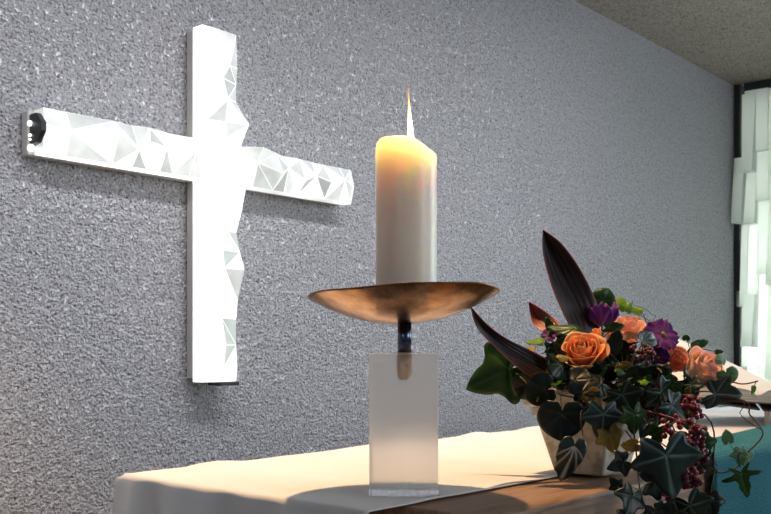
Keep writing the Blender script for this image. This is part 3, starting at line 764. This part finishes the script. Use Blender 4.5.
vine('twig', 'bare dark looping twig dangling in front of the white cloth by the book', [(.06, -.02, 0), (735, 399, 1.40), (750, 415, 1.38), (762, 430, 1.36), (760, 440, 1.36), (748, 452, 1.37)], [])
vine('twig', 'thin bare twig bowing under the dark looping one', [(.06, -.02, 0), (734, 400, 1.41), (740, 414, 1.40), (752, 424, 1.38), (762, 430, 1.37)], [], r=.0008)
vine('leafy_sprig', 'green and lime leaves behind the purple cup bloom', [(0, .03, 0), (605, 330, 1.57), (610, 310, 1.58)],
     [('round', 603, 301, 1.57, 13, 60, 'green', K(tilt=0, roll=0)), ('round', 619, 306, 1.58, 8.5, 70, 'lime', K(tilt=0)), ('round', 594, 307, 1.58, 9, 120, 'green')])
vine('leafy_sprig', 'dark leaves spread between the purple cup bloom and the orange rose', [(0, 0, 0), (600, 345, 1.46), (612, 330, 1.47)],
     [('oval', 608, 328, 1.45, 14, 355, 'green', K(tilt=20, roll=50)), ('oval', 575, 330, 1.46, 18, 165, 'green', K(tilt=10, roll=50)), ('oval', 613, 350, 1.42, 15, 80, 'dark'), ('oval', 622, 366, 1.40, 15, 320, 'gold', K(tilt=30, roll=40))])
vine('leafy_sprig', 'curling lime tendril leaves at the upper right behind the orange blooms', [(.02, .03, 0), (640, 335, 1.56), (645, 318, 1.57)],
     [('oval', 640, 312, 1.57, 8, 150, 'lime'), ('oval', 628, 311, 1.57, 7, 60, 'lime'), ('oval', 652, 327, 1.56, 8, 10, 'lime', K(roll=50)), ('oval', 646, 332, 1.55, 6, 200, 'lime')])
vine('twig', 'thin curled green tendril rising behind the orange blooms', [(.02, .03, 0), (650, 325, 1.57), (651, 314, 1.57), (643, 308, 1.57), (634, 305, 1.57), (632, 300, 1.57)], [], m='stem', r=.0006)
vine('leafy_sprig', 'light green leaves between the violet bloom and the peach rose', [(.04, .03, 0), (685, 360, 1.55), (690, 350, 1.56)],
     [('oval', 694, 347, 1.55, 11, 15, 'green', K(tilt=0, roll=30)), ('oval', 690, 356, 1.54, 10, 60, 'green'), ('round', 686, 339, 1.56, 4, 90, 'green'), ('oval', 716, 352, 1.56, 5, 10, 'dark')])
vine('leafy_sprig', 'pale olive leaves left below the short pink edged strap leaf', [(-.02, .02, 0), (555, 355, 1.48), (545, 345, 1.48)],
     [('oval', 541, 341, 1.48, 11, 175, 'lime', K(tilt=20, roll=50)), ('oval', 560, 345, 1.46, 12, 20, 'green', K(roll=40)), ('oval', 532, 350, 1.47, 10, 190, 'gold', K(tilt=30, roll=50)), ('oval', 553, 360, 1.45, 13, 220, 'dark'), ('oval', 551, 328, 1.50, 8, 120, 'green')])
# the shaded body of leaves that fills the middle
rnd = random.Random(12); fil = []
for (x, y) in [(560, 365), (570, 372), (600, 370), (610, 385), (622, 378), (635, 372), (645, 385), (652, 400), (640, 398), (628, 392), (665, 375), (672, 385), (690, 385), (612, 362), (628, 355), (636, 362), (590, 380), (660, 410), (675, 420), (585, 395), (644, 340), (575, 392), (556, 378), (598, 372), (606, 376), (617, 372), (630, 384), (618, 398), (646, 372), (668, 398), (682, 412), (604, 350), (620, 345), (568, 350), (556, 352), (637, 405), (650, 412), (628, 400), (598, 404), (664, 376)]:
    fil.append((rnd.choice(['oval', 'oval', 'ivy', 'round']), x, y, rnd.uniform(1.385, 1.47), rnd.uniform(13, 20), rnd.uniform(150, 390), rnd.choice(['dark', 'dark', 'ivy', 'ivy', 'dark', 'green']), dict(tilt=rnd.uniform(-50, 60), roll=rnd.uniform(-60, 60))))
for (x, y, a, sz) in [(560, 358, 20, 9), (556, 384, 330, 10), (571, 366, 200, 8), (604, 372, 340, 9), (641, 382, 30, 9), (650, 378, 200, 6), (668, 392, 330, 8), (618, 372, 20, 8), (545, 352, 350, 8), (626, 420, 300, 9), (660, 370, 10, 6)]:  # small bits catching light, their gold and bright greens put into the colour
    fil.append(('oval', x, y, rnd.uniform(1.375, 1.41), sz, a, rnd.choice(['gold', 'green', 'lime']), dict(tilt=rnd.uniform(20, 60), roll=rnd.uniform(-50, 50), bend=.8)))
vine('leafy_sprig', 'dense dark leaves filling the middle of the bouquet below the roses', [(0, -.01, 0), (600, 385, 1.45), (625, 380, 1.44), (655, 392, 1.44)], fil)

# ------------------------------------------------------------------ open book on its stand
A = at(672, 384, 2.32); B = at(757, 391, 2.34); C1 = at(662, 332, 2.62); C2 = at(786, 391, 2.74)
ex = (B - A).normalized(); nb = (B - A).cross(C1 - A).normalized()
if nb.z < 0: nb = -nb
bk = thing('open_book', (A + B + C1 + C2) / 4 - nb * .03, 'thick open book with warm lit pages propped on a stand at the right', 'book')
def pagegrid(f, thick, name, m):
    bm = bmesh.new(); nu, nv = 20, 6; top = [[bm.verts.new(f(i / nu, j / nv)) for j in range(nv + 1)] for i in range(nu + 1)]
    bot = [[bm.verts.new(f(i / nu, j / nv, True)) for j in range(nv + 1)] for i in range(nu + 1)]
    for i in range(nu):
        for j in range(nv):
            a = bm.faces.new((top[i][j], top[i + 1][j], top[i + 1][j + 1], top[i][j + 1])); a.material_index = 0
            a = bm.faces.new((bot[i][j], bot[i][j + 1], bot[i + 1][j + 1], bot[i + 1][j])); a.material_index = 1
    for i in range(nu):
        bm.faces.new((top[i][0], bot[i][0], bot[i + 1][0], top[i + 1][0])).material_index = 1
        bm.faces.new((top[i][nv], top[i + 1][nv], bot[i + 1][nv], bot[i][nv])).material_index = 1
    for j in range(nv):
        bm.faces.new((top[0][j], top[0][j + 1], bot[0][j + 1], bot[0][j])).material_index = 1
        bm.faces.new((top[nu][j], bot[nu][j], bot[nu][j + 1], top[nu][j + 1])).material_index = 1
    return obj(name, bm, [M['paper'], M['pages']], bk)
TH = .030
def left(u, v, low=False):
    p = A.lerp(B, u).lerp(C1.lerp(C2, u), v)
    if low: return p - nb * TH
    return p + nb * (.006 * math.sin(u * PI) - .010 * max(0, (u - .85) / .15) ** 2)
def right(u, v, low=False):
    o = B.lerp(C2, v); p = o + ex * (.24 * u)
    if low: return p - nb * (TH - .0)
    return p + nb * (.030 * math.sin(min(1, u * 2.2 + .02) * PI / 2) - .022 * (1 - min(1, u * 6)) - .02 * u)
pagegrid(left, TH, 'page_block', M['paper']); pagegrid(right, TH, 'page_block', M['paper'])
def coverl(u, v, low=False):
    return (A - ex * .006).lerp(B, u).lerp((C1 - ex * .006).lerp(C2, u), v) - nb * (TH + (.004 if low else .0008))
def coverr(u, v, low=False):
    return B.lerp(C2, v) + ex * (.246 * u) - nb * (TH + (.004 if low else .0008))
for f_ in (coverl, coverr):
    o = pagegrid(f_, 0, 'cover', M['darkwood']); o.data.materials.clear(); o.data.materials.append(M['darkwood']); o.data.materials.append(M['darkwood'])
def cover(u, v, low=True): return coverl(u * 2, v, True) if u < .5 else coverr(u * 2 - 1, v, True)
# stand: shelf with two legs
cen_b = cover(.5, .4, True)
st = thing('book_stand', (cen_b.x, cen_b.y, TOP + .003), 'dark stand on the white cloth holding up the open book', 'book stand')
def plank(bm, p, q, w, up, t):      # board from p to q
    d = (q - p).normalized(); s = d.cross(up).normalized(); u = s.cross(d)
    vs = [bm.verts.new(x + s * a * w / 2 - u * b * t) for x in (p, q) for a in (-1, 1) for b in (0, 1)]
    for f in ((0, 1, 3, 2), (4, 6, 7, 5), (0, 2, 6, 4), (1, 5, 7, 3), (0, 4, 5, 1), (2, 3, 7, 6)): bm.faces.new([vs[i] for i in f])
bm = bmesh.new(); e = nb * .0012
plank(bm, cover(.08, .12) - e, cover(.49, .12) - e, .06, nb, .005); plank(bm, cover(.51, .12) - e, cover(.92, .12) - e, .06, nb, .005); obj('shelf', bm, M['darkwood'], st)
for (u, v) in ((.15, .12), (.56, .12), (.9, .12)):
    p = cover(u, v, True) - nb * .009; zb_ = TOP + .0045
    if p.z > zb_ + .01:
        bm = bmesh.new(); box(bm, p.x - .006, p.x + .006, p.y - .006, p.y + .006, zb_, p.z, .001, 1); obj('leg', bm, M['backing'], st)

# ------------------------------------------------------------------ light
w = bpy.data.worlds.new('world'); sc.world = w; w.use_nodes = True
w.node_tree.nodes['Background'].inputs[0].default_value = (.62, .75, 1, 1); w.node_tree.nodes['Background'].inputs[1].default_value = .16
def light(name, kind, loc, tgt, power, col, **k):
    l = bpy.data.lights.new(name, kind); l.energy = power; l.color = col
    for a, v in k.items(): setattr(l, a, v)
    o = bpy.data.objects.new(name, l); C.objects.link(o); o.location = loc
    o.rotation_euler = (Vector(tgt) - Vector(loc)).to_track_quat('-Z', 'Y').to_euler(); return o
light('ceiling_spot', 'SPOT', (1.214, 1.045, CZ + 1.40), (1.56, .76, TOP), 128, (1, .62, .33), spot_size=math.radians(74), spot_blend=.22, shadow_soft_size=.022)
light('daylight_right', 'AREA', (4.9, -.6, 1.7), (1.2, .9, 1.1), 62, (.78, .88, 1), shape='RECTANGLE', size=2.2, size_y=1.5)
light('daylight_outside', 'AREA', (6.1, 1.0, .9), (5.1, 1.3, 1.2), 150, (.95, 1, .96), shape='RECTANGLE', size=3.0, size_y=1.6)
light('daylight_left', 'AREA', (-1.6, 0.2, 2.2), (1.8, 2, 1.3), 5, (.85, .9, 1), shape='RECTANGLE', size=.8, size_y=1.0)
light('wall_washer', 'AREA', (1.3, .85, CEIL - .03), (1.4, 2.0, 1.35), 18, (.93, .94, 1), shape='RECTANGLE', size=4.2, size_y=.08, spread=math.radians(95))
light('warm_wall_fill', 'SPOT', (-.3, .9, CEIL - .05), (.70, 2.0, .62), 110, (1, .60, .28), spot_size=math.radians(38), spot_blend=1.0, shadow_soft_size=.04)  # added fill that warms the lower left wall, no such lamp known
light('daylight_front', 'AREA', (2.2, -2.6, 2.2), (1.3, 1.2, 1.1), 40, (.84, .90, 1), shape='RECTANGLE', size=1.6, size_y=1.2)
light('candle_light', 'POINT', fx + Vector((0, 0, CZ + .266)), (0, 0, 0), 24, (1, .74, .38), shadow_soft_size=.003)

# ------------------------------------------------------------------ camera
cam = bpy.data.cameras.new('camera'); co = bpy.data.objects.new('camera', cam); C.objects.link(co)
co.location = (0, 0, CZ); co.rotation_euler = (PI / 2, 0, -math.atan2(FV.x, FV.y))
cam.sensor_width = 36; cam.lens = F / 771 * 36; cam.shift_y = (350 - 257) / 771; cam.clip_start = .05
cam.dof.use_dof = True; cam.dof.focus_distance = 1.35; cam.dof.aperture_fstop = 18
sc.camera = co
vs = sc.view_settings
vs.view_transform = 'Standard'; vs.look = 'None'; vs.gamma = 1; vs.exposure = .1; vs.use_curve_mapping = False
sc.cycles.use_denoising = True; sc.cycles.max_bounces = 12; sc.cycles.transmission_bounces = 10; sc.cycles.transparent_max_bounces = 10
sc.cycles.caustics_reflective = False; sc.cycles.sample_clamp_indirect = 6
